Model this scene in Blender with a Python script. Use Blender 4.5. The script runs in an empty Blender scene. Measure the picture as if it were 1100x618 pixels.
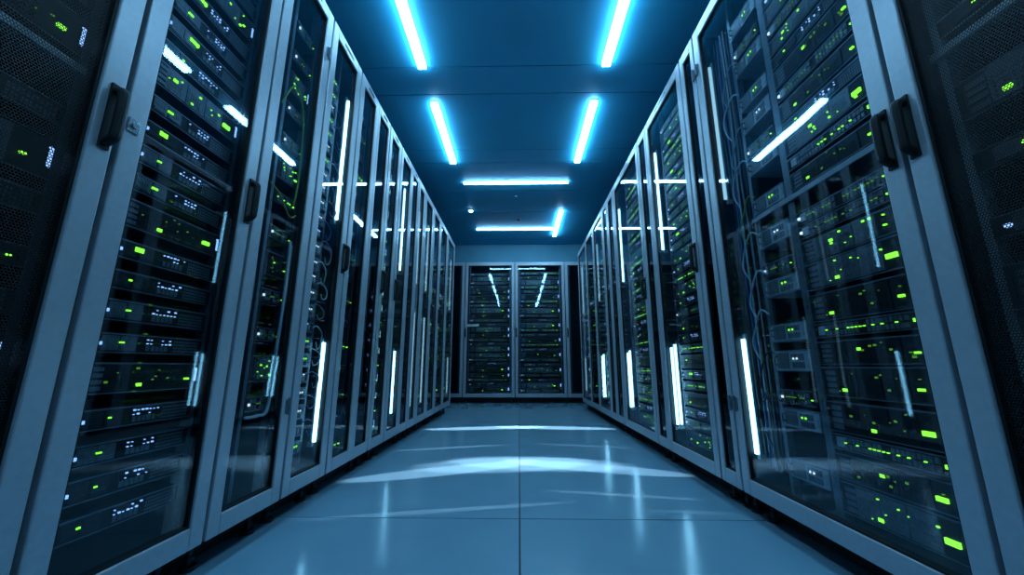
import bpy, bmesh, math, random
from mathutils import Vector, Matrix
PI = math.pi
sc = bpy.context.scene
COL = sc.collection
rnd = random.Random(7)

# ------------------------------------------------------------------ materials
def nodes(name):
    m = bpy.data.materials.new(name); m.use_nodes = True
    nt = m.node_tree; nt.nodes.clear()
    out = nt.nodes.new('ShaderNodeOutputMaterial')
    return m, nt, out

def paint(name, col, rough=0.45, metal=0.0, var=0.12, scale=30.0, bump=0.0, spec=0.5, rvar=0.1):
    m, nt, out = nodes(name)
    b = nt.nodes.new('ShaderNodeBsdfPrincipled')
    tc = nt.nodes.new('ShaderNodeTexCoord')
    n = nt.nodes.new('ShaderNodeTexNoise'); n.inputs['Scale'].default_value = scale; n.inputs['Detail'].default_value = 4
    nt.links.new(tc.outputs['Object'], n.inputs['Vector'])
    r = nt.nodes.new('ShaderNodeValToRGB')
    r.color_ramp.elements[0].position = 0.3; r.color_ramp.elements[1].position = 0.7
    r.color_ramp.elements[0].color = tuple(c * (1 - var) for c in col) + (1,)
    r.color_ramp.elements[1].color = tuple(min(1, c * (1 + var)) for c in col) + (1,)
    nt.links.new(n.outputs['Fac'], r.inputs['Fac'])
    nt.links.new(r.outputs['Color'], b.inputs['Base Color'])
    mr = nt.nodes.new('ShaderNodeMapRange')
    mr.inputs['To Min'].default_value = max(0.02, rough - rvar); mr.inputs['To Max'].default_value = min(1, rough + rvar)
    nt.links.new(n.outputs['Fac'], mr.inputs['Value']); nt.links.new(mr.outputs['Result'], b.inputs['Roughness'])
    b.inputs['Metallic'].default_value = metal
    b.inputs['Specular IOR Level'].default_value = spec
    if bump:
        bp = nt.nodes.new('ShaderNodeBump'); bp.inputs['Strength'].default_value = bump; bp.inputs['Distance'].default_value = 0.002
        nt.links.new(n.outputs['Fac'], bp.inputs['Height']); nt.links.new(bp.outputs['Normal'], b.inputs['Normal'])
    nt.links.new(b.outputs['BSDF'], out.inputs['Surface'])
    return m

def glow(name, col, strength, sample=True):
    m, nt, out = nodes(name)
    e = nt.nodes.new('ShaderNodeEmission'); e.inputs['Color'].default_value = (*col, 1); e.inputs['Strength'].default_value = strength
    nt.links.new(e.outputs['Emission'], out.inputs['Surface'])
    if not sample: m.cycles.emission_sampling = 'NONE'
    return m

def glass(name, tint, boost=1.0, wav=0.03):
    m, nt, out = nodes(name)
    t = nt.nodes.new('ShaderNodeBsdfTransparent'); t.inputs['Color'].default_value = (*tint, 1)
    g = nt.nodes.new('ShaderNodeBsdfGlossy'); g.inputs['Roughness'].default_value = 0.025; g.inputs['Color'].default_value = (.9, .95, 1, 1)
    tc = nt.nodes.new('ShaderNodeTexCoord')
    n = nt.nodes.new('ShaderNodeTexNoise'); n.inputs['Scale'].default_value = 2.2; n.inputs['Detail'].default_value = 1
    nt.links.new(tc.outputs['Object'], n.inputs['Vector'])
    bp = nt.nodes.new('ShaderNodeBump'); bp.inputs['Strength'].default_value = wav; bp.inputs['Distance'].default_value = 0.05
    nt.links.new(n.outputs['Fac'], bp.inputs['Height']); nt.links.new(bp.outputs['Normal'], g.inputs['Normal'])
    f = nt.nodes.new('ShaderNodeFresnel'); ge = nt.nodes.new('ShaderNodeNewGeometry'); mi = nt.nodes.new('ShaderNodeMapRange')
    mi.inputs['To Min'].default_value = 1.45; mi.inputs['To Max'].default_value = 1 / 1.45   # the same thin-pane reflection from either face
    nt.links.new(ge.outputs['Backfacing'], mi.inputs['Value']); nt.links.new(mi.outputs['Result'], f.inputs['IOR'])
    mu = nt.nodes.new('ShaderNodeMath'); mu.operation = 'MULTIPLY'; mu.inputs[1].default_value = boost; mu.use_clamp = True
    nt.links.new(f.outputs['Fac'], mu.inputs[0])
    mx = nt.nodes.new('ShaderNodeMixShader')
    nt.links.new(mu.outputs['Value'], mx.inputs['Fac']); nt.links.new(t.outputs['BSDF'], mx.inputs[1]); nt.links.new(g.outputs['BSDF'], mx.inputs[2])
    nt.links.new(mx.outputs['Shader'], out.inputs['Surface'])
    return m

def perforated(name, col, pitch=0.007, hole=0.33):
    # sheet steel punched with staggered round holes
    m, nt, out = nodes(name)
    tc = nt.nodes.new('ShaderNodeTexCoord'); sp = nt.nodes.new('ShaderNodeSeparateXYZ')
    nt.links.new(tc.outputs['Object'], sp.inputs['Vector'])
    def math_(op, a, b=None):
        n = nt.nodes.new('ShaderNodeMath'); n.operation = op
        for i, v in enumerate((a, b)):
            if v is None: continue
            if isinstance(v, (int, float)): n.inputs[i].default_value = v
            else: nt.links.new(v, n.inputs[i])
        return n.outputs['Value']
    u = math_('DIVIDE', sp.outputs['X'], pitch); v = math_('DIVIDE', sp.outputs['Z'], pitch)
    row = math_('FLOOR', v); odd = math_('MULTIPLY', math_('MODULO', row, 2.0), 0.5)
    uu = math_('SUBTRACT', math_('FRACT', math_('ADD', u, odd)), 0.5); vv = math_('SUBTRACT', math_('FRACT', v), 0.5)
    d = math_('SQRT', math_('ADD', math_('MULTIPLY', uu, uu), math_('MULTIPLY', vv, vv)))
    isheet = math_('GREATER_THAN', d, hole)
    b = nt.nodes.new('ShaderNodeBsdfPrincipled'); b.inputs['Base Color'].default_value = (*col, 1)
    b.inputs['Roughness'].default_value = 0.5; b.inputs['Metallic'].default_value = 0.3
    t = nt.nodes.new('ShaderNodeBsdfTransparent')
    mx = nt.nodes.new('ShaderNodeMixShader')
    nt.links.new(isheet, mx.inputs['Fac']); nt.links.new(t.outputs['BSDF'], mx.inputs[1]); nt.links.new(b.outputs['BSDF'], mx.inputs[2])
    nt.links.new(mx.outputs['Shader'], out.inputs['Surface'])
    return m

M = dict(
    frame=paint('painted_aluminium', (.43, .48, .54), .36, .35, .06, 60),
    dark=paint('black_steel', (.020, .026, .034), .5, .2, .2, 40),
    inner=paint('inner_steel', (.032, .052, .072), .5, .2, .2, 20),
    plinth=paint('plinth_steel', (.010, .012, .015), .7, 0, .2, 20),
    face=paint('server_black', (.012, .015, .019), .45, .2, .25, 80, spec=.3),
    face2=paint('server_charcoal', (.024, .030, .037), .45, .3, .2, 80, spec=.3),
    bay=paint('bay_graphite', (.13, .155, .18), .35, .4, .25, 120),
    grey=paint('module_grey', (.36, .44, .50), .4, .3, .15, 60),
    steel=paint('rail_steel', (.16, .21, .25), .35, .6, .15, 60),
    hole=paint('slot_black', (.004, .005, .006), .8),
    black=paint('black_plastic', (.006, .007, .009), .55, 0, .1, 40, spec=.3),
    chrome=paint('lock_metal', (.45, .5, .55), .25, .8, .1, 60),
    tag=paint('white_tag', (.6, .66, .7), .5),
    glass=glass('clear_door_glass', (.86, .92, .95), 1.0),
    smoke=glass('smoked_glass', (.34, .42, .50), 1.0),
    mesh=perforated('perforated_steel', (.009, .011, .014), .005, .42),
    green=glow('green_led', (.24, 1.0, .05), 1.9, False),
    greendim=glow('dim_green_led', (.22, .75, .08), .35, False),
    blue=glow('blue_led', (.25, .48, 1.0), 1.8, False),
    white=glow('white_led', (.65, .85, 1.0), 1.5, False),
    amber=glow('amber_led', (1.0, .55, .05), .9, False),
    tube=glow('ceiling_diffuser', (.31, .69, 1.0), 38.0),
    strip=glow('strip_diffuser', (.30, .72, 1.0), 10.0),
    stripdim=glow('dim_strip_diffuser', (.42, .78, 1.0), 1.1),
    housing=paint('fixture_housing', (.42, .5, .55), .4, .4),
    wall=paint('wall_paint', (.10, .33, .46), .6, 0, .05, 6),
    rear=paint('side_wall_paint', (.08, .16, .22), .7, 0, .05, 6),
)
CAB = {}
for nm, c in (('black', (.012, .014, .018)), ('blue', (.03, .12, .32)), ('grey', (.24, .3, .34)), ('green', (.25, .42, .06)), ('yellow', (.55, .5, .08)), ('white', (.55, .65, .72))):
    CAB[nm] = paint(nm + '_cable_jacket', c, .45, 0, .1, 40)

# ------------------------------------------------------------------ mesh helpers
def box(bm, x0, x1, y0, y1, z0, z1):
    vs = [bm.verts.new(p) for p in ((x0, y0, z0), (x1, y0, z0), (x1, y1, z0), (x0, y1, z0), (x0, y0, z1), (x1, y0, z1), (x1, y1, z1), (x0, y1, z1))]
    for f in ((0, 3, 2, 1), (4, 5, 6, 7), (0, 1, 5, 4), (1, 2, 6, 5), (2, 3, 7, 6), (3, 0, 4, 7)):
        bm.faces.new([vs[i] for i in f])

def cyl(bm, c, r, h, axis='z', n=16, r2=None):
    r2 = r if r2 is None else r2
    mat = {'z': Matrix.Identity(4), 'y': Matrix.Rotation(-PI / 2, 4, 'X'), 'x': Matrix.Rotation(PI / 2, 4, 'Y')}[axis]
    bmesh.ops.create_cone(bm, cap_ends=True, segments=n, radius1=r, radius2=r2, depth=h, matrix=Matrix.Translation(c) @ mat)

def tube(bm, pts, r, n=6):
    pts = [Vector(p) for p in pts]; rings = []
    for i, p in enumerate(pts):
        t = (pts[min(i + 1, len(pts) - 1)] - pts[max(i - 1, 0)]).normalized()
        a = t.cross(Vector((0.31, 0.9, 0.2))).normalized(); b = t.cross(a)
        rings.append([bm.verts.new(p + a * r * math.cos(2 * PI * k / n) + b * r * math.sin(2 * PI * k / n)) for k in range(n)])
    for q, w in zip(rings, rings[1:]):
        for k in range(n): bm.faces.new((q[k], q[(k + 1) % n], w[(k + 1) % n], w[k]))
    bm.faces.new(rings[0][::-1]); bm.faces.new(rings[-1])

def curve_pts(P, k=6):
    P = [Vector(p) for p in P]; out = []
    for i in range(len(P) - 1):
        p0, p1, p2, p3 = P[max(i - 1, 0)], P[i], P[i + 1], P[min(i + 2, len(P) - 1)]
        for s in range(k):
            t = s / k
            out.append(.5 * ((2 * p1) + (p2 - p0) * t + (2 * p0 - 5 * p1 + 4 * p2 - p3) * t * t + (3 * p1 - p0 - 3 * p2 + p3) * t ** 3))
    out.append(P[-1]); return out

def mesh(name, bm, mat):
    me = bpy.data.meshes.new(name); bmesh.ops.recalc_face_normals(bm, faces=bm.faces[:]); bm.to_mesh(me); bm.free()
    me.materials.append(M[mat] if isinstance(mat, str) else mat); return me

def link(name, me, parent=None, loc=None, bevel=0, smooth=False):
    o = bpy.data.objects.new(name, me); COL.objects.link(o)
    if parent: o.parent = parent
    if loc is not None: o.location = loc
    if bevel:
        b = o.modifiers.new('edges', 'BEVEL'); b.width = bevel; b.segments = 2; b.limit_method = 'ANGLE'
    if smooth:
        for p in me.polygons: p.use_smooth = True
    return o

def obj(name, bm, mat, parent=None, **k): return link(name, mesh(name, bm, mat), parent, **k)

def thing(name, label, cat, loc=(0, 0, 0), rot=0, group=None):
    o = bpy.data.objects.new(name, None); COL.objects.link(o); o.empty_display_size = .1
    o.location = loc; o.rotation_euler = (0, 0, rot); o['label'] = label; o['category'] = cat
    if group: o['group'] = group
    return o

def struct(name, bm, mat, **k):
    o = obj(name, bm, mat, **k); o['kind'] = 'structure'; return o

# ------------------------------------------------------------------ dimensions (metres)
WX = .872                   # half width of the aisle, door face to door face
Z0, Z1 = .09, 2.19          # door bottom and top
H = 2.68                    # ceiling
YB = 6.06                   # doors of the end cabinets
SL = .046                   # door stile width

# ------------------------------------------------------------------ room
def floor_mat():
    m, nt, out = nodes('polished_floor_tile')
    b = nt.nodes.new('ShaderNodeBsdfPrincipled')
    tc = nt.nodes.new('ShaderNodeTexCoord')
    n = nt.nodes.new('ShaderNodeTexNoise'); n.inputs['Scale'].default_value = 5; n.inputs['Detail'].default_value = 5
    nt.links.new(tc.outputs['Object'], n.inputs['Vector'])
    r = nt.nodes.new('ShaderNodeValToRGB')
    r.color_ramp.elements[0].color = (.18, .34, .45, 1); r.color_ramp.elements[1].color = (.22, .39, .50, 1)
    nt.links.new(n.outputs['Fac'], r.inputs['Fac']); nt.links.new(r.outputs['Color'], b.inputs['Base Color'])
    mr = nt.nodes.new('ShaderNodeMapRange'); mr.inputs['To Min'].default_value = .13; mr.inputs['To Max'].default_value = .20
    nt.links.new(n.outputs['Fac'], mr.inputs['Value']); nt.links.new(mr.outputs['Result'], b.inputs['Roughness'])
    b.inputs['Specular IOR Level'].default_value = .6
    nt.links.new(b.outputs['BSDF'], out.inputs['Surface']); return m

bm = bmesh.new()
box(bm, -2, 2, -3.4, 7.6, -.1, -.004)
ys = [-3.4, -.82, 1.58, 3.98, 6.38, 7.6]; g = .0016
g = .0028
for y0, y1 in zip(ys, ys[1:]):
    for x0, x1 in ((-2, 0), (0, 2)):
        box(bm, x0 + g, x1 - g, y0 + g, y1 - g, -.004, 0)
bm.faces.ensure_lookup_table()
for f in bm.faces[:6]: f.material_index = 1      # dark joints show between the tiles
fl = struct('floor', bm, floor_mat()); fl.data.materials.append(M['plinth'])

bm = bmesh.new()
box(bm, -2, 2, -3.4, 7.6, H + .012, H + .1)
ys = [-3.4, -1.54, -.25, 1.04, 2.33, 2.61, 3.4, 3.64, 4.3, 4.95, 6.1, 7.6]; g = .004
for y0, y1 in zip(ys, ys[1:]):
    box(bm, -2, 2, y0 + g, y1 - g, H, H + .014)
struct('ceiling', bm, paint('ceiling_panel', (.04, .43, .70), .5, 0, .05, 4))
for nm, a, mt in (('wall_left', (-2, -1.9, -3.4, 7.6, 0, H), 'rear'), ('wall_right', (1.9, 2, -3.4, 7.6, 0, H), 'rear'),
                  ('wall_back', (-1.9, 1.9, 7.5, 7.6, 0, H), 'wall'), ('wall_front', (-1.9, 1.9, -3.4, -3.3, 0, H), 'rear'),
                  ('trim_1', (-1.9, 1.9, 6.42, 6.5, 2.26, H), 'wall')):
    bm = bmesh.new(); box(bm, *a); struct(nm, bm, mt)

# ------------------------------------------------------------------ cabinets
NUM = 'zeroth first second third fourth fifth sixth seventh eighth ninth tenth eleventh twelfth thirteenth fourteenth fifteenth sixteenth seventeenth eighteenth nineteenth twentieth'.split()
TENS = {20: 'twenty', 30: 'thirty', 40: 'forty'}
def nth(k):
    if k <= 20: return NUM[k]
    if k % 10 == 0: return {30: 'thirtieth', 40: 'fortieth'}[k]
    return TENS[k // 10 * 10] + '-' + NUM[k % 10]

def frame_ring(bm, x0, x1, z0, z1, s, b, y0, y1):
    box(bm, x0, x0 + s, y0, y1, z0, z1); box(bm, x1 - s, x1, y0, y1, z0, z1)
    box(bm, x0 + s, x1 - s, y0, y1, z0, z0 + b); box(bm, x0 + s, x1 - s, y0, y1, z1 - b, z1)

def make_handle(door, x, z=1.09, L=.15):
    bm = bmesh.new()
    box(bm, x - .010, x + .010, -.005, 0, z - L / 2, z + L / 2)
    P = [(x, -.004, z + L / 2 - .014), (x, -.018, z + L / 2 - .018), (x, -.022, z + L / 2 - .036), (x, -.022, z - L / 2 + .036), (x, -.018, z - L / 2 + .022), (x, -.004, z - L / 2 + .014)]
    tube(bm, curve_pts(P, 4), .0100, 10)
    return obj('handle', bm, 'black', door, bevel=.002)

def make_lock(door, x, z=1.10):
    bm = bmesh.new(); box(bm, x - .013, x + .013, -.004, 0, z - .016, z + .016); cyl(bm, (x, -.006, z), .008, .006, 'y', 16)
    return obj('lock', bm, 'chrome', door, bevel=.001)

def make_hinge(door, x, z):
    bm = bmesh.new(); cyl(bm, (x, -.004, z), .0055, .06, 'z', 10); box(bm, x - .016, x + .016, -.003, 0, z - .024, z + .024)
    for s in (-1, 1):
        for t in (-1, 1): cyl(bm, (x + s * .011, -.004, z + t * .015), .0025, .003, 'y', 8)
    return obj('hinge', bm, 'steel', door)

def cabinet(side, a, b, label, group, door=None, fill=None, pane='glass', handle=None, hinge=None, lock=None, strips=None, racks=(), depth=.84, vent=True, plate=False, Z1=2.19, railmat='steel'):
    """a..b runs away from the camera for the rows (in y) and left to right for the end wall (in x)."""
    w = b - a
    if side == 'L': loc, rot = (-WX, a, 0), PI / 2
    elif side == 'R': loc, rot = (WX, b, 0), -PI / 2
    else: loc, rot = (a, YB, 0), 0
    flip = side == 'R'
    fx = (lambda x: w - x) if flip else (lambda x: x)     # distance from the near seam -> local x
    t = thing('server_cabinet', label, 'server cabinet', loc, rot, group)
    i = .006
    # carcass: sides, back, roof, bottom, two front posts
    bm = bmesh.new()
    box(bm, .003, .018, .034, depth, Z0, Z1 - .004); box(bm, w - .018, w - .003, .034, depth, Z0, Z1 - .004)
    box(bm, .018, w - .018, depth - .014, depth, Z0, Z1 - .004)
    box(bm, .018, w - .018, .034, depth - .014, Z1 - .024, Z1 - .004); box(bm, .018, w - .018, .034, depth - .014, Z0, Z0 + .03)
    obj('carcass', bm, 'inner', t)
    bm = bmesh.new(); box(bm, .004, w - .004, .11, depth - .02, .0, Z0); obj('plinth', bm, 'plinth', t)
    for x in (.05, w - .05):
        bm = bmesh.new(); cyl(bm, (x, .075, .006), .022, .012, 'z', 16); cyl(bm, (x, .075, .05), .008, .08, 'z', 10); cyl(bm, (x, .075, .028), .014, .014, 'z', 6)
        obj('levelling_foot', bm, 'dark', t)
    # door and filler panel, positions given from the near seam
    panels = [('door', *(door or (0, w)))] + ([('filler_panel', *fill)] if fill else [])
    for nm, p0, p1 in panels:
        q0, q1 = sorted((fx(p0), fx(p1)))
        j0 = i if q0 < .01 else .0015; j1 = i if q1 > w - .01 else .0015
        s = SL if nm == 'door' else .026
        s = min(s, (q1 - q0) * .2)
        bm = bmesh.new(); frame_ring(bm, q0 + j0, q1 - j1, Z0, Z1, s, .056, 0, .032)
        d = obj(nm, bm, 'frame', t, bevel=.003)
        bm = bmesh.new(); frame_ring(bm, q0 + j0 + s, q1 - j1 - s, Z0 + .056, Z1 - .056, .006, .006, .006, .030)
        obj('gasket', bm, 'black', d)
        bm = bmesh.new(); kind = pane if nm == 'door' else 'smoke'
        box(bm, q0 + j0 + s + .001, q1 - j1 - s - .001, .012, .0128 if kind == 'mesh' else .016, Z0 + .057, Z1 - .057)
        obj('perforated_panel' if kind == 'mesh' else 'glass_pane', bm, kind, d)
        if nm == 'door':
            if handle: make_handle(d, fx(w - SL * .55) if handle == 'far' else fx(SL * .55) if handle == 'near' else handle)
            if lock: make_lock(d, fx(SL * .5) if lock == 'near' else fx(w - SL * .5))
            if hinge:
                hx = q0 + j0 if (fx(0 if hinge == 'near' else w) < w / 2) else q1 - j1
                for z in (.42, 1.98): make_hinge(d, hx + (.012 if hx < w / 2 else -.012), z)
            if plate:
                bm = bmesh.new(); box(bm, q0 + .05, q0 + .24, -.003, .012, 1.19, 1.225); obj('label_plate', bm, 'tag', d)
        if vent:       # pressed slots in the top rail
            bm = bmesh.new()
            for k in range(9):
                xx = q0 + (q1 - q0) * (.36 + .035 * k); box(bm, xx, xx + .006, -.001, .001, Z1 - .034, Z1 - .02)
            if q1 - q0 > .2: obj('vent_slots', bm, 'hole', d)
            else: bm.free()
    # mounting rails that carry the equipment
    for (r0, r1) in racks:
        q0, q1 = sorted((fx(r0), fx(r1)))
        for x in (q0 - .016, q1):
            bm = bmesh.new(); box(bm, x, x + .016, .047, .07, Z0 + .03, Z1 - .024)
            z = Z0 + .06
            while z < Z1 - .06:
                box(bm, x + .004, x + .012, .0462, .0475, z, z + .009); z += .0222
            obj('mounting_rail', bm, railmat, t)
    for (px, zz0, zz1, *opt) in (strips or ()):
        x = fx(px); hw = .0034 if 'thin' in opt else .0065
        bm = bmesh.new(); box(bm, x - hw - .003, x + hw + .003, .038, .046, zz0 - .02, zz1 + .02)
        if True: box(bm, x - .006, x + .006, .046, .06, zz0 - .02, zz0 + .0)
        hs = obj('light_strip', bm, 'housing', t)
        bm = bmesh.new(); box(bm, x - hw, x + hw, .026, .038, zz0, zz1); obj('diffuser', bm, 'stripdim' if 'dim' in opt else 'strip', hs, bevel=.003 if hw > .005 else .001)
    def at(px, y, z):       # point inside the cabinet -> world
        x = fx(px); v = Matrix.Rotation(rot, 3, 'Z') @ Vector((x, y, 0)); return (loc[0] + v.x, loc[1] + v.y, z)
    return dict(t=t, at=at, rot=rot, w=w, fx=fx, loc=loc, flip=flip)

# ------------------------------------------------------------------ rack equipment
CACHE = {}
def cells(bm, x0, z0, nx, nz, cw, ch, gx, gz, y=-.0016):
    for a in range(nx):
        for b in range(nz):
            x = x0 + a * (cw + gx); z = z0 + b * (ch + gz); box(bm, x, x + cw, y, .002, z, z + ch)

def unit_parts(kind, w, h, var, far):
    """list of (name, mesh, parent index or None, label)"""
    key = (kind, round(w, 3), round(h, 3), var, far)
    if key in CACHE: return CACHE[key]
    r = random.Random(len(kind) * 7919 + ord(kind[1]) * 31 + round(w * 1000) * 13 + round(h * 1000) * 101 + var)
    D = .45; L = []
    def lights(bm, mat, label, x0, x1, za, zb):      # lights set in a thin dark plate
        n = len(bm.faces); box(bm, x0, x1, -.0008, .001, za, zb)
        bm.faces.ensure_lookup_table()
        for k, f in enumerate(bm.faces): f.material_index = 0 if k < n else 1
        me = mesh('indicator_panel', bm, mat); me.materials.append(M['face']); L.append(('indicator_panel', me, None, label))
    def add(nm, bm, mat, par=None, label=None): L.append((nm, mesh(nm, bm, mat), par, label))
    bm = bmesh.new(); box(bm, .004, w - .004, .004, D, 0, h); box(bm, .0008, w - .0008, 0, .006, .0008, h - .0008)
    if not far:
        for x in (.006, w - .012): box(bm, x, x + .006, -.002, 0, h * .25, h * .75)
        nb = len(bm.faces); box(bm, .002, w - .002, -.0025, 0, h - .0042, h - .001); box(bm, .002, w - .002, -.002, 0, .001, .003)
        bm.faces.ensure_lookup_table()
        for f in bm.faces[nb:]: f.material_index = 1
    face = {'server': 'face', 'storage': 'face2', 'switch': 'face', 'psu': 'grey', 'patch': 'face2'}[kind]
    add('chassis', bm, face)
    if not far: L[0][1].materials.append(M['steel'])
    if kind == 'server':
        bx0 = .45 * w
        if not far:
            n = max(2, int(w * .3 / .045))
            for k in range(n):
                bw = .27 * w / n; x = .10 * w + k * bw
                bm = bmesh.new(); box(bm, x + .001, x + bw - .002, -.003, .001, h * .14, h * .86)
                box(bm, x + .003, x + bw - .006, -.005, -.003, h * .2, h * .34); cells(bm, x + .004, h * .5, max(1, int((bw - .008) / .006)), 1, .004, h * .22, .002, 0, -.0036)
                add('drive_bay', bm, 'bay' if var % 2 else 'face2')
            bm = bmesh.new(); nx = int(w * .26 / .007); nz = max(2, int(h * .7 / .008))
            cells(bm, w * .70, h * .16, nx, nz, .0045, .005, .0025, .003, -.001); add('vent_grille', bm, 'bay')
            bm = bmesh.new(); nx = int(w * .22 / .012); cells(bm, bx0, h * .18, nx, 1, .009, h * .26, .003, 0, -.002); add('port_block', bm, 'bay')
        bm = bmesh.new(); s = min(.011, h * .26) * (1, .45, .3, .9, .35, .3)[var]; cells(bm, w * (.20 + .03 * (var % 4)), h * .5, 2 + var % 2, 1, s * .8, s, s * .25, 0, -.006); add('status_light', bm, 'green', None, 'green status light')
        if var % 3 != 1:
            bm = bmesh.new(); cells(bm, .022, h * .38, 1, 1, .010, min(.007, h * .2), 0, 0, -.005); add('power_light', bm, 'blue', None, 'blue-white power light')
        bm = bmesh.new()
        for k in range(int(w * .24 / .010)):
            for b in range(2):
                if r.random() < .5: s = r.choice((.0018, .0024, .0034)); x = bx0 + k * .010; z = h * (.52 + .2 * b); box(bm, x, x + s * 1.4, -.0035, .001, z, z + s)
        if not bm.faces: box(bm, bx0, bx0 + .003, -.0035, .001, h * .55, h * .55 + .003)
        lights(bm, 'blue', 'black strip with scattered blue lights', bx0 - .004, w * .70, h * .46, h * .9)
    elif kind == 'storage':
        if not far:
            n = max(3, int(w * .62 / .055))
            for k in range(n):
                bw = .62 * w / n; x = .16 * w + k * bw
                bm = bmesh.new(); box(bm, x + .001, x + bw - .002, -.003, .001, h * .08, h * .92)
                cells(bm, x + .005, h * .16, max(1, int((bw - .010) / .0075)), max(2, int(h * .62 / .010)), .005, .006, .0025, .004, -.0042)
                add('drive_bay', bm, 'face' if var % 2 else 'bay')
            bm = bmesh.new(); cells(bm, .020, h * .12, 1, 4, .1 * w, h * .13, 0, h * .07, -.003); add('control_panel', bm, 'bay')
            bm = bmesh.new(); box(bm, w * .965, w * .985, -.003, .001, h * .3, h * .8); add('power_light', bm, 'blue', None, 'pale blue power light')
        s = min(.020, h * .26, w * .07)
        bm = bmesh.new(); x = w * (.80 + .03 * (var % 3)); s2 = s * (1, .5, .35, .9, .3, .45)[var]; cells(bm, x, h * .36, 3, 1, s2 * .42, s2 * .62, s2 * .06, 0, -.006); add('status_display', bm, 'green', None, 'lit green status display')
        bm = bmesh.new(); x = w * r.choice((.22, .28, .34, .42)); cells(bm, x, h * r.choice((.2, .55)), 2, 1, s * .3, s * .42, s * .06, 0, -.006); add('status_light', bm, 'green', None, 'green status light')
        bm = bmesh.new()
        for k in range(7):
            x = w * r.uniform(.15, .85); z = h * r.uniform(.15, .85); s2 = r.choice((.0022, .003, .005)); box(bm, x, x + s2 * 1.3, -.006, .001, z, z + s2)
        lights(bm, 'greendim' if var % 2 else 'green', 'black strip with small green lights', w * .14, w * .88, h * .1, h * .9)
    elif kind == 'switch':
        if not far:
            for g_ in range(2):
                bm = bmesh.new(); n = int(w * .34 / .0125); cells(bm, w * (.14 + .40 * g_), h * .14, n, 2, .0095, h * .30, .003, h * .10, -.003); add('port_block', bm, 'bay')
            bm = bmesh.new(); box(bm, .020, .020 + w * .07, -.003, .001, h * .2, h * .8); add('control_panel', bm, 'grey')
        bm = bmesh.new()
        for k in range(int(w * .75 / .0125)):
            if r.random() < .6: x = w * .14 + k * .0125; box(bm, x, x + .005, -.005, .001, h * .47, h * .53)
        lights(bm, 'greendim' if var % 2 else 'green', 'black strip with green port lights', w * .13, w * .89, h * .45, h * .55)
        bm = bmesh.new(); s = min(.012, h * .3, w * .06) * (1, .5, .7, .4, 1, .4)[var]; cells(bm, w * .90, h * .4, 2, 1, s * .5, s * .7, s * .1, 0, -.006); add('status_light', bm, 'green', None, 'green status light')
        if var % 2:
            bm = bmesh.new(); cells(bm, .012, h * .4, 1, 1, min(.009, w * .05), min(.008, h * .2), 0, 0, -.006); add('power_light', bm, 'white', None, 'bright white power light')
    elif kind == 'patch':
        if not far:
            bm = bmesh.new(); n = int(w * .8 / .015); cells(bm, w * .08, h * .22, n, 1, .011, h * .5, .004, 0, -.004); add('port_block', bm, 'grey')
            bm = bmesh.new(); box(bm, .012, w - .012, -.009, 0, h * .05, h * .12); add('cable_bar', bm, 'steel')
        bm = bmesh.new()
        for k in range(int(w * .8 / .015)):
            if r.random() < .5: x = w * .08 + k * .015; box(bm, x + .002, x + .008, -.006, .001, h * .76, h * .86)
        if not bm.faces: box(bm, w * .1, w * .1 + .006, -.006, .001, h * .76, h * .86)
        lights(bm, 'white' if var % 2 else 'blue', 'strip with bright port lights', w * .07, w * .93, h * .74, h * .88)
    elif kind == 'psu':
        bm = bmesh.new(); box(bm, .010, w * .42, -.002, .001, h * .12, h * .88); cells(bm, w * .5, h * .15, max(2, int(w * .4 / .012)), 2, .008, h * .28, .004, h * .1, -.002); add('socket_panel', bm, 'bay')
        bm = bmesh.new(); tube(bm, curve_pts([(w * .1, 0, h * .3), (w * .1, -.014, h * .35), (w * .1, -.014, h * .65), (w * .1, 0, h * .7)], 3), .003, 6); add('handle', bm, 'steel')
        bm = bmesh.new(); cells(bm, w * .55, h * .55, 2, 1, .006, .006, .01, 0, -.004); add('status_light', bm, 'green' if var % 2 else 'white', None, 'small lit status light')
    CACHE[key] = L; return L

NAME = {'server': 'rack_server', 'storage': 'storage_array', 'switch': 'network_switch', 'patch': 'patch_panel', 'psu': 'power_supply_unit'}
LOOK = {'server': 'black rack server with blue lights', 'storage': 'black storage array with green lights', 'switch': 'black network switch with green port lights',
        'patch': 'charcoal patch panel with bright ports', 'psu': 'pale grey power supply unit'}
CATS = {'server': 'server', 'storage': 'storage array', 'switch': 'network switch', 'patch': 'patch panel', 'psu': 'power supply'}
def stack(cab, r0, r1, z0, z1, units, where, grp, far=False, seed=1):
    """fill a mounting bay with units, bottom to top; units = list of (kind, height, gap)"""
    r = random.Random(seed); z = z0; cnt = {}; k = 0
    x0 = min(cab['fx'](r0), cab['fx'](r1)); w = abs(r1 - r0)
    while True:
        kind, h, gap = units[k % len(units)]; k += 1
        if z + h > z1:
            if z + .0445 > z1: break
            kind, h, gap = 'switch', .044, .004
        v = r.randrange(6)
        cnt[kind] = cnt.get(kind, 0) + 1
        m = Matrix.Rotation(cab['rot'], 3, 'Z') @ Vector((x0, .045, 0))
        t = thing(NAME[kind], '%s, %s up in %s' % (LOOK[kind], nth(cnt[kind]), where), CATS[kind],
                  (cab['loc'][0] + m.x, cab['loc'][1] + m.y, z), cab['rot'], grp)
        for nm, me, par, lab in unit_parts(kind, w, h, v, far):
            o = link(nm, me, t)
            if lab: o['label'] = lab
        z += h + gap

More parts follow.
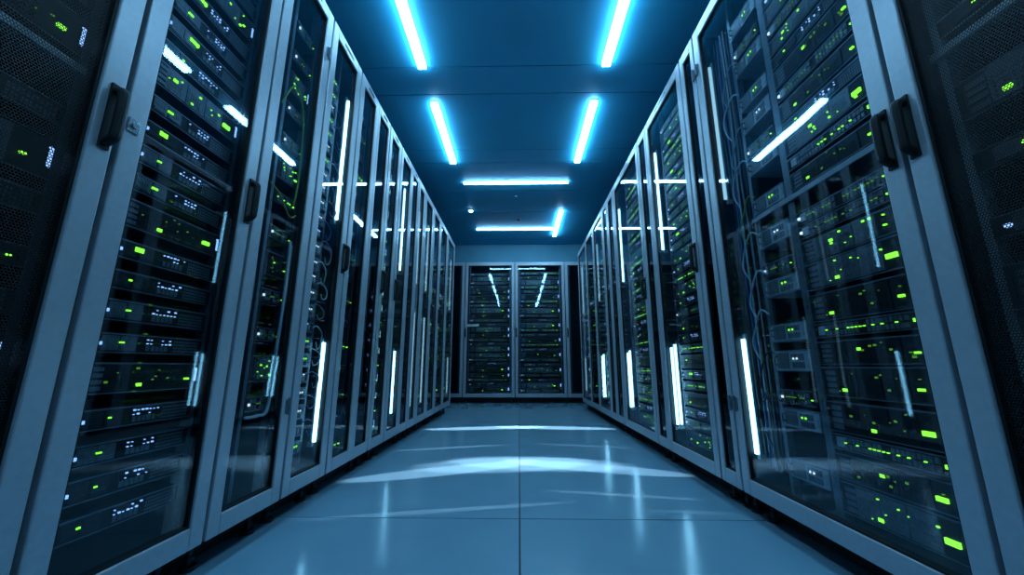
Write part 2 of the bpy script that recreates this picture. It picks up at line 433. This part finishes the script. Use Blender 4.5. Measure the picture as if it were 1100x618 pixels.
def cable(cab, pts, r, colour, label, group=None):
    bm = bmesh.new(); P = [cab['at'](px, y, z) for px, y, z in pts]
    base = Vector(P[0]); tube(bm, [p - base for p in curve_pts(P, 6)], r, 6)
    o = obj('cable', bm, CAB[colour], None, smooth=True); o.location = base
    o['label'] = label; o['category'] = 'cable'
    if group: o['group'] = group
    return o

def shelf(cab, a, b, z, mat='housing'):
    x0, x1 = sorted((cab['fx'](a), cab['fx'](b))); bm = bmesh.new(); box(bm, x0, x1, .036, .40, z, z + .018)
    obj('shelf', bm, mat, cab['t'], bevel=.002)
S = lambda h=.046, g=.026: ('server', h, g)
A = lambda h=.086, g=.006: ('storage', h, g)
W = lambda h=.044, g=.012: ('switch', h, g)
P_ = lambda h=.044, g=.02: ('patch', h, g)
LG, RG, BG = 'cabinets of the left row', 'cabinets of the right row', 'cabinets closing the aisle end'
up, lo = (1.28, 1.95), (.24, .675)
upt, upd, lod = (1.28, 1.95, 'thin'), (1.28, 1.95, 'thin', 'dim'), (.24, .675, 'dim')
zb, zt = Z0 + .075, Z1 - .09

# ---- left row
C = cabinet('L', .29, .722, 'grey-framed cabinet with perforated dark door, nearest of the left row', LG, pane='mesh', handle='far', racks=[(.07, .37)])
shelf(C, .04, .39, 1.165)
stack(C, .07, .37, zb, 1.14, [A(.086, .03), S(.046, .04), W(.044, .06), S()], 'left perforated cabinet below its shelf', 'lower equipment in the left perforated cabinet', seed=3)
stack(C, .07, .37, 1.20, zt, [A(.086, .03), S(.046, .04), W(.044, .06), S()], 'left perforated cabinet above its shelf', 'upper equipment in the left perforated cabinet', seed=4)
C = cabinet('L', .722, 1.146, 'wide-pane glass cabinet of blue-lit servers, second of the left row', LG, handle='far', lock='near', racks=[(.062, .362)])
stack(C, .062, .362, zb + .05, zt, [S(), S(.05, .022), S(), S(.046, .03), A(.07, .02)], 'second left cabinet', 'equipment in the second left cabinet', seed=5)
C3 = C = cabinet('L', 1.146, 1.486, 'glass cabinet with loose cables, third of the left row', LG, hinge='far', racks=[(.15, .28)])
stack(C, .15, .28, zb + .25, zt - .1, [W(.05, .05), A(.09, .05), W(.05, .09)], 'third left cabinet', 'equipment in the third left cabinet', seed=8)
C4 = C = cabinet('L', 1.486, 1.812, 'glass cabinet lit by strips over coiled cables, fourth of the left row', LG, handle='far', racks=[(.065, .175)], strips=[(.262, *up), (.262, *lo)])
stack(C, .065, .175, zb + .05, zt - .1, [('psu', .05, .018), P_(.044, .022), ('psu', .06, .02)], 'fourth left cabinet', 'equipment in the fourth left cabinet', seed=9)
C = cabinet('L', 1.812, 2.2935, 'dim glass cabinet with dark side panel, fifth of the left row', LG, door=(0, .27), fill=(.27, .4815), racks=[(.065, .205)])
stack(C, .065, .205, zb, zt, [W(.044, .08), S(.046, .07)], 'fifth left cabinet', 'equipment in the fifth left cabinet', seed=10)
C = cabinet('L', 2.2935, 2.55, 'narrow glass cabinet of green-lit arrays, sixth of the left row', LG, handle='near', racks=[(.065, .19)])
stack(C, .065, .19, zb, zt, [A(.086, .02), W(.044, .03), A(.07, .03)], 'sixth left cabinet', 'equipment in the sixth left cabinet', seed=11)
C = cabinet('L', 2.55, 3.058, 'strip-lit glass cabinet with dark side panel, seventh of the left row', LG, door=(0, .30), fill=(.30, .508), handle='near', racks=[(.065, .165)], strips=[(.215, *upt), (.215, *lo)])
stack(C, .065, .165, zb, zt, [P_(.044, .02), S(.046, .02)], 'seventh left cabinet', 'equipment in the seventh left cabinet', seed=12)
for k, (a, b, what, st) in enumerate(((3.058, 3.30, 'narrow', 0), (3.30, 3.65, 'glass', 0), (3.65, 4.0, 'glass', 0), (4.0, 4.43, 'glass', 0), (4.43, 4.937, 'strip-lit glass', 1))):
    n = nth(8 + k); w = b - a
    C = cabinet('L', a, b, ('%s cabinet, %s of the left row, counting from the near end' % (what, n)) if k < 4 else 'strip-lit glass cabinet at the far end of the left row', LG,
                handle='near' if k in (2, 3) else None, racks=[(.065, w - .07 - (.10 if st else .04 if k < 2 else 0))], strips=[(w - .09, *upd), (w - .09, *lod)] if st else [(w - .075, *upd), (w - .075, .24, 1.02, 'thin', 'dim')] if k < 2 else None, vent=False)  # first two get added dim strips standing in for columns of white lights
    stack(C, .065, w - .07 - (.10 if st else .04 if k < 2 else 0), zb, zt, [P_(.05, .05), A(.086, .06), S(.05, .05)], '%s left cabinet' % n, 'equipment in the %s left cabinet' % n, far=True, seed=20 + k)

# ---- right row
C = cabinet('R', .30, .79, 'grey-framed cabinet with perforated dark door, nearest of the right row', RG, pane='mesh', railmat='housing', handle='far', racks=[(.07, .41)])
shelf(C, .04, .43, 1.22)
stack(C, .07, .41, zb, 1.19, [S(.046, .07), A(.086, .05), S(.046, .09)], 'right perforated cabinet below its shelf', 'lower equipment in the right perforated cabinet', seed=30)
stack(C, .07, .41, 1.26, zt, [S(.046, .07), A(.086, .05), S(.046, .09)], 'right perforated cabinet above its shelf', 'upper equipment in the right perforated cabinet', seed=29)
C2 = C = cabinet('R', .79, 1.618, 'widest glass cabinet, green-lit arrays and cables inside, second of the right row', RG, handle='near', hinge='far', racks=[(.062, .40), (.43, .60)], strips=[(.760, *upd), (.760, *lo)])  # upper dim strip is added, a glow standing in for the lit stile
stack(C, .062, .40, zb, 1.10, [A(.086, .004), A(.070, .010), W(.044, .004), A(.086, .012)], 'second right cabinet below the shelf', 'lower equipment in the second right cabinet', seed=31)
stack(C, .062, .40, 1.135, zt, [A(.062, .012), W(.044, .010), A(.07, .008), S(.046, .01)], 'second right cabinet above the shelf', 'upper equipment in the second right cabinet', seed=37)
PS = [('psu', .062, .10), ('psu', .062, .012), W(.05, .06), ('psu', .07, .03)]
stack(C, .435, .60, zb + .04, 1.10, PS, 'low bay of second right cabinet', 'lower side-bay equipment in the second right cabinet', seed=32)
stack(C, .435, .60, 1.135, zt - .04, PS, 'high bay of second right cabinet', 'upper side-bay equipment in the second right cabinet', seed=39)
shelf(C, .05, .612, 1.110, 'steel')
C = cabinet('R', 1.618, 1.776, 'narrow dark glass column between two wide cabinets of the right row', RG, pane='smoke', hinge='near', vent=False)
C = cabinet('R', 1.776, 2.527, 'strip-lit wide cabinet with narrow side pane, fourth of the right row', RG, door=(0, .575), fill=(.575, .751), handle='near', racks=[(.062, .42)], strips=[(.505, *upt), (.505, *lo), (.450, .25, .69, 'thin')])
stack(C, .062, .42, zb, zt, [A(.07, .012), W(.044, .012), S(.046, .012)], 'fourth right cabinet', 'equipment in the fourth right cabinet', seed=33)
C = cabinet('R', 2.527, 3.2646, 'strip-lit wide glass cabinet, fifth of the right row', RG, handle='near', racks=[(.062, .50)], strips=[(.67, *upt), (.67, *lo), (.61, .25, .69, 'thin')])
stack(C, .062, .50, zb, zt, [A(.07, .014), S(.046, .014), W(.044, .014)], 'fifth right cabinet', 'equipment in the fifth right cabinet', seed=34)
C = cabinet('R', 3.2646, 3.53, 'narrow dark glass cabinet, sixth of the right row', RG, pane='smoke', racks=[(.065, .20)], vent=False)
stack(C, .065, .20, zb, zt, [S(.05, .10)], 'sixth right cabinet', 'equipment in the sixth right cabinet', far=True, seed=35)
C = cabinet('R', 3.53, 4.27, 'strip-lit glass cabinet with dark side pane, seventh of the right row', RG, door=(.20, .74), fill=(0, .20), racks=[(.27, .52)], strips=[(.66, *upd), (.66, *lo), (.58, .25, .69, 'thin')], vent=False)
stack(C, .27, .52, zb, zt, [P_(.05, .03), A(.08, .04)], 'seventh right cabinet', 'equipment in the seventh right cabinet', far=True, seed=36)
C = cabinet('R', 4.27, 5.40, 'strip-lit glass cabinet at the far end of the right row', RG, door=(.46, 1.13), fill=(0, .46), handle=None, racks=[(.52, .86)], strips=[(.98, *upd), (.98, *lod)], vent=False)
stack(C, .52, .86, zb, zt, [P_(.05, .05), A(.08, .06)], 'last right cabinet', 'equipment in the last right cabinet', far=True, seed=38)

# ---- end wall
x = [-1.70, -.885, -.066, .753, 1.57]
lab = ['outer end cabinet on the left behind the row, facing the aisle', 'end cabinet with white door tag, facing the aisle', 'end cabinet without door tag, facing the aisle', 'outer end cabinet on the right behind the row, facing the aisle']
for k in range(4):
    a, b = x[k], x[k + 1]; w = b - a
    C = cabinet('B', a, b, lab[k], BG, handle=(.026 if k != 0 else None), racks=[(.085, w - .085)], plate=(k == 1), vent=False, Z1=2.26)
    if k in (1, 2):
        nm = 'tagged end cabinet' if k == 1 else 'untagged end cabinet'
        stack(C, .085, w - .085, zb, zt, [A(.086, .012), S(.046, .02), W(.046, .012), A(.07, .02)] if k == 1 else [W(.046, .014), A(.086, .014), S(.046, .03)], nm, 'equipment in the ' + nm, seed=40 + k)

# ------------------------------------------------------------------ cables
cable(C3, [(.10, .030, 1.55), (.17, .030, 1.68), (.24, .030, 1.60), (.262, .030, 1.35), (.25, .030, 1.20)], .004, 'green', 'green cable arching across the top of the third left cabinet')
cable(C3, [(.09, .022, 1.22), (.15, .022, 1.20), (.22, .022, 1.14), (.262, .022, 1.16)], .003, 'yellow', 'yellow cable sagging across the third left cabinet')
cable(C3, [(.262, .032, 1.05), (.266, .032, .8), (.258, .032, .6), (.25, .032, .42), (.20, .032, .40), (.14, .032, .40)], .006, 'white', 'pale cable running down and along the base of the third left cabinet')
cable(C3, [(.085, .05, 2.0), (.095, .04, 1.6), (.08, .04, 1.2), (.10, .04, .8), (.085, .05, .3)], .006, 'grey', 'grey upright cable in the third left cabinet')
cable(C3, [(.278, .040, 2.0), (.283, .039, 1.6), (.275, .039, 1.25), (.285, .039, .8), (.278, .040, .25)], .005, 'black', 'black upright cable in the third left cabinet')
r = random.Random(4)
for k in range(16):
    z = .34 + k * .098; dz = r.uniform(.04, .085); x1 = r.uniform(.210, .236); y = (.022, .031)[k % 2]
    cable(C4, [(.14, y + .003, z), (.17, y, z + .008), (x1, y, z - dz * .3), (x1 + r.uniform(-.012, .003), y, z - dz), (.19, y + .002, z - dz * 1.2), (.178, y + .003, z - dz * .8)],
          r.uniform(.0022, .0032), r.choice(('blue', 'grey', 'white', 'grey', 'white')), 'thin looped cable hanging beside the units of the fourth left cabinet', 'looped cables in the fourth left cabinet')
for k in range(9):
    x0 = .634 + .0125 * k; c = ('black', 'blue', 'grey', 'black', 'white')[k % 5]; y = (.050, .068)[k % 2]
    pts = [(x0, y, 2.05)] + [(x0 + r.uniform(-.008, .008), y + r.uniform(-.002, .002), 2.05 - .25 * j) for j in range(1, 7)] + [(x0 + r.uniform(-.006, .006), y, .2)]
    cable(C2, pts, r.uniform(.003, .0048), c, 'long upright cable in the side of the second right cabinet', 'upright cables in the second right cabinet')
for k in range(10):
    z = .45 + .15 * k; y = (.022, .032)[k % 2]
    cable(C2, [(.57, y + .003, z), (.61, y, z + .02), (.66 + r.uniform(-.02, .04), y, z - .03), (.68, y, z - .10), (.65, y + .004, z - .16)], r.uniform(.0025, .0036), r.choice(('black', 'grey', 'green', 'white')),
          'drooping cable between side bay and bundle of the second right cabinet', 'drooping cables in the second right cabinet')

# ------------------------------------------------------------------ ceiling fixtures
def fixture(x, y, L, along, label, group='linear ceiling lights'):
    t = thing('ceiling_light', label, 'ceiling light', (x - .03, y, H), 0 if along == 'y' else PI / 2, group)
    bm = bmesh.new(); w = .028 if along == 'y' else .021
    box(bm, -w - .004, w + .004, -L / 2 - .004, L / 2 + .004, -.006, 0); obj('housing', bm, 'housing', t)
    bm = bmesh.new(); box(bm, -w, w, -L / 2, L / 2, -.030 if along == 'y' else -.020, -.006); obj('diffuser', bm, 'tube', t, bevel=.004)
fixture(-.655, 1.85, .93, 'y', 'lengthwise white ceiling light, nearer one along the left row')
fixture(.655, 1.85, .93, 'y', 'lengthwise white ceiling light, nearer one along the right row')
fixture(-.655, 3.15, .92, 'y', 'lengthwise white ceiling light, farther one along the left row')
fixture(.645, 3.15, .92, 'y', 'lengthwise white ceiling light, middle one along the right row')
fixture(0, 4.07, 1.22, 'x', 'crosswise white ceiling light, nearer of the two')
fixture(0, 5.60, 1.25, 'x', 'crosswise white ceiling light, nearer the end cabinets')
fixture(.618, 5.40, 1.02, 'y', 'lengthwise white ceiling light touching the far crosswise light')
for s in (-1, 1):
    for y in (.55, -.75):
        fixture(s * .655, y, .93, 'y', 'lengthwise white ceiling light behind the viewer')
t = thing('downlight', 'small round downlight in the ceiling left of the crosswise lights', 'ceiling light', (-.66, 4.88, H))
bm = bmesh.new(); cyl(bm, (0, 0, -.006), .034, .012, 'z', 24); obj('housing', bm, 'housing', t)
bm = bmesh.new(); cyl(bm, (0, 0, -.015), .026, .008, 'z', 24); obj('diffuser', bm, 'tube', t)
for y, xx, lb in ((5.2, 0.0, 'small dark smoke detector between the crosswise ceiling lights'), (4.45, -.03, 'tiny sprinkler head beyond the nearer crosswise ceiling light')):
    t = thing('smoke_detector' if y > 5 else 'sprinkler', lb, 'smoke detector' if y > 5 else 'sprinkler', (xx, y, H))
    bm = bmesh.new(); cyl(bm, (0, 0, -.008), .03 if y > 5 else .018, .016, 'z', 24, None); obj('base', bm, 'housing', t)
    bm = bmesh.new(); cyl(bm, (0, 0, -.024), .016 if y > 5 else .007, .018, 'z', 20, .024 if y > 5 else .007); obj('cap', bm, 'inner', t)

# ------------------------------------------------------------------ added narrow spot lamps, no fitting of their own, shaped for the floor streaks
def spot(src, tip, end, width, power, blend=.25, col=(.74, .87, 1.0)):
    src, tip, end = Vector(src), Vector(tip), Vector(end)
    c = (tip + end) / 2; z = (src - c).normalized()
    xa = (end - tip); half = xa.length / 2; xa = (xa - z * xa.dot(z)).normalized(); ya = z.cross(xa)
    D = (src - c).length
    l = bpy.data.lights.new('added_floor_spot', 'SPOT'); l.energy = power; l.color = col; l.spot_size = 2 * math.atan(half / D); l.spot_blend = blend; l.shadow_soft_size = .004
    o = bpy.data.objects.new('added_floor_spot', l); COL.objects.link(o)
    R = Matrix((xa, ya, z)).transposed().to_4x4()
    o.matrix_world = Matrix.Translation(src) @ R @ Matrix.Diagonal((1, width / (2 * half), 1, 1))
HZ = H - .045
spot((.62, 3.2, HZ), (-.84, 2.06, 0), (.12, 2.47, 0), .19, 520)
spot((-.68, 3.2, HZ), (.86, 2.19, 0), (-.12, 2.49, 0), .19, 520)
spot((.62, 3.2, HZ), (-.62, 2.31, 0), (.50, 2.47, 0), .38, 420, .5)
spot((-.68, 3.2, HZ), (.66, 2.36, 0), (-.50, 2.47, 0), .36, 420, .5)
spot((.3, 4.07, HZ), (-.86, 3.62, 0), (.3, 3.80, 0), .20, 900)
spot((-.3, 4.07, HZ), (.88, 3.68, 0), (-.3, 3.80, 0), .20, 900)
spot((.62, 3.2, HZ), (-.84, 2.74, 0), (-.1, 2.95, 0), .06, 220)
spot((-.68, 3.2, HZ), (.84, 2.85, 0), (.1, 3.0, 0), .05, 160)
spot((.62, 2.25, HZ), (-.85, 1.55, 0), (.3, 1.78, 0), .05, 140, .6)
spot((-.68, 2.25, HZ), (.80, 1.80, 0), (.1, 1.92, 0), .05, 140, .6)
spot((-.68, 2.25, HZ), (.85, 1.64, 0), (.5, 1.68, 0), .04, 90, .6)

# ------------------------------------------------------------------ world, camera, view
w = bpy.data.worlds.new('room_air'); sc.world = w; w.use_nodes = True
w.node_tree.nodes['Background'].inputs['Color'].default_value = (.01, .03, .05, 1)
cam = bpy.data.cameras.new('camera'); co = bpy.data.objects.new('camera', cam); COL.objects.link(co)
cam.sensor_width = 36; cam.lens = 405 / 1100 * 36; cam.clip_start = .01
co.location = (0, 0, .569)
co.rotation_euler = (PI / 2 + .2049, 0, .0184)
sc.camera = co
vs = sc.view_settings
sc.display_settings.display_device = 'sRGB'
vs.view_transform = 'Standard'; vs.look = 'None'; vs.exposure = 0; vs.gamma = 1; vs.use_curve_mapping = False
cy = sc.cycles
cy.use_denoising = True; cy.max_bounces = 8; cy.diffuse_bounces = 4; cy.glossy_bounces = 4; cy.transparent_max_bounces = 24
cy.sample_clamp_indirect = 3.0; cy.caustics_reflective = False; cy.caustics_refractive = False
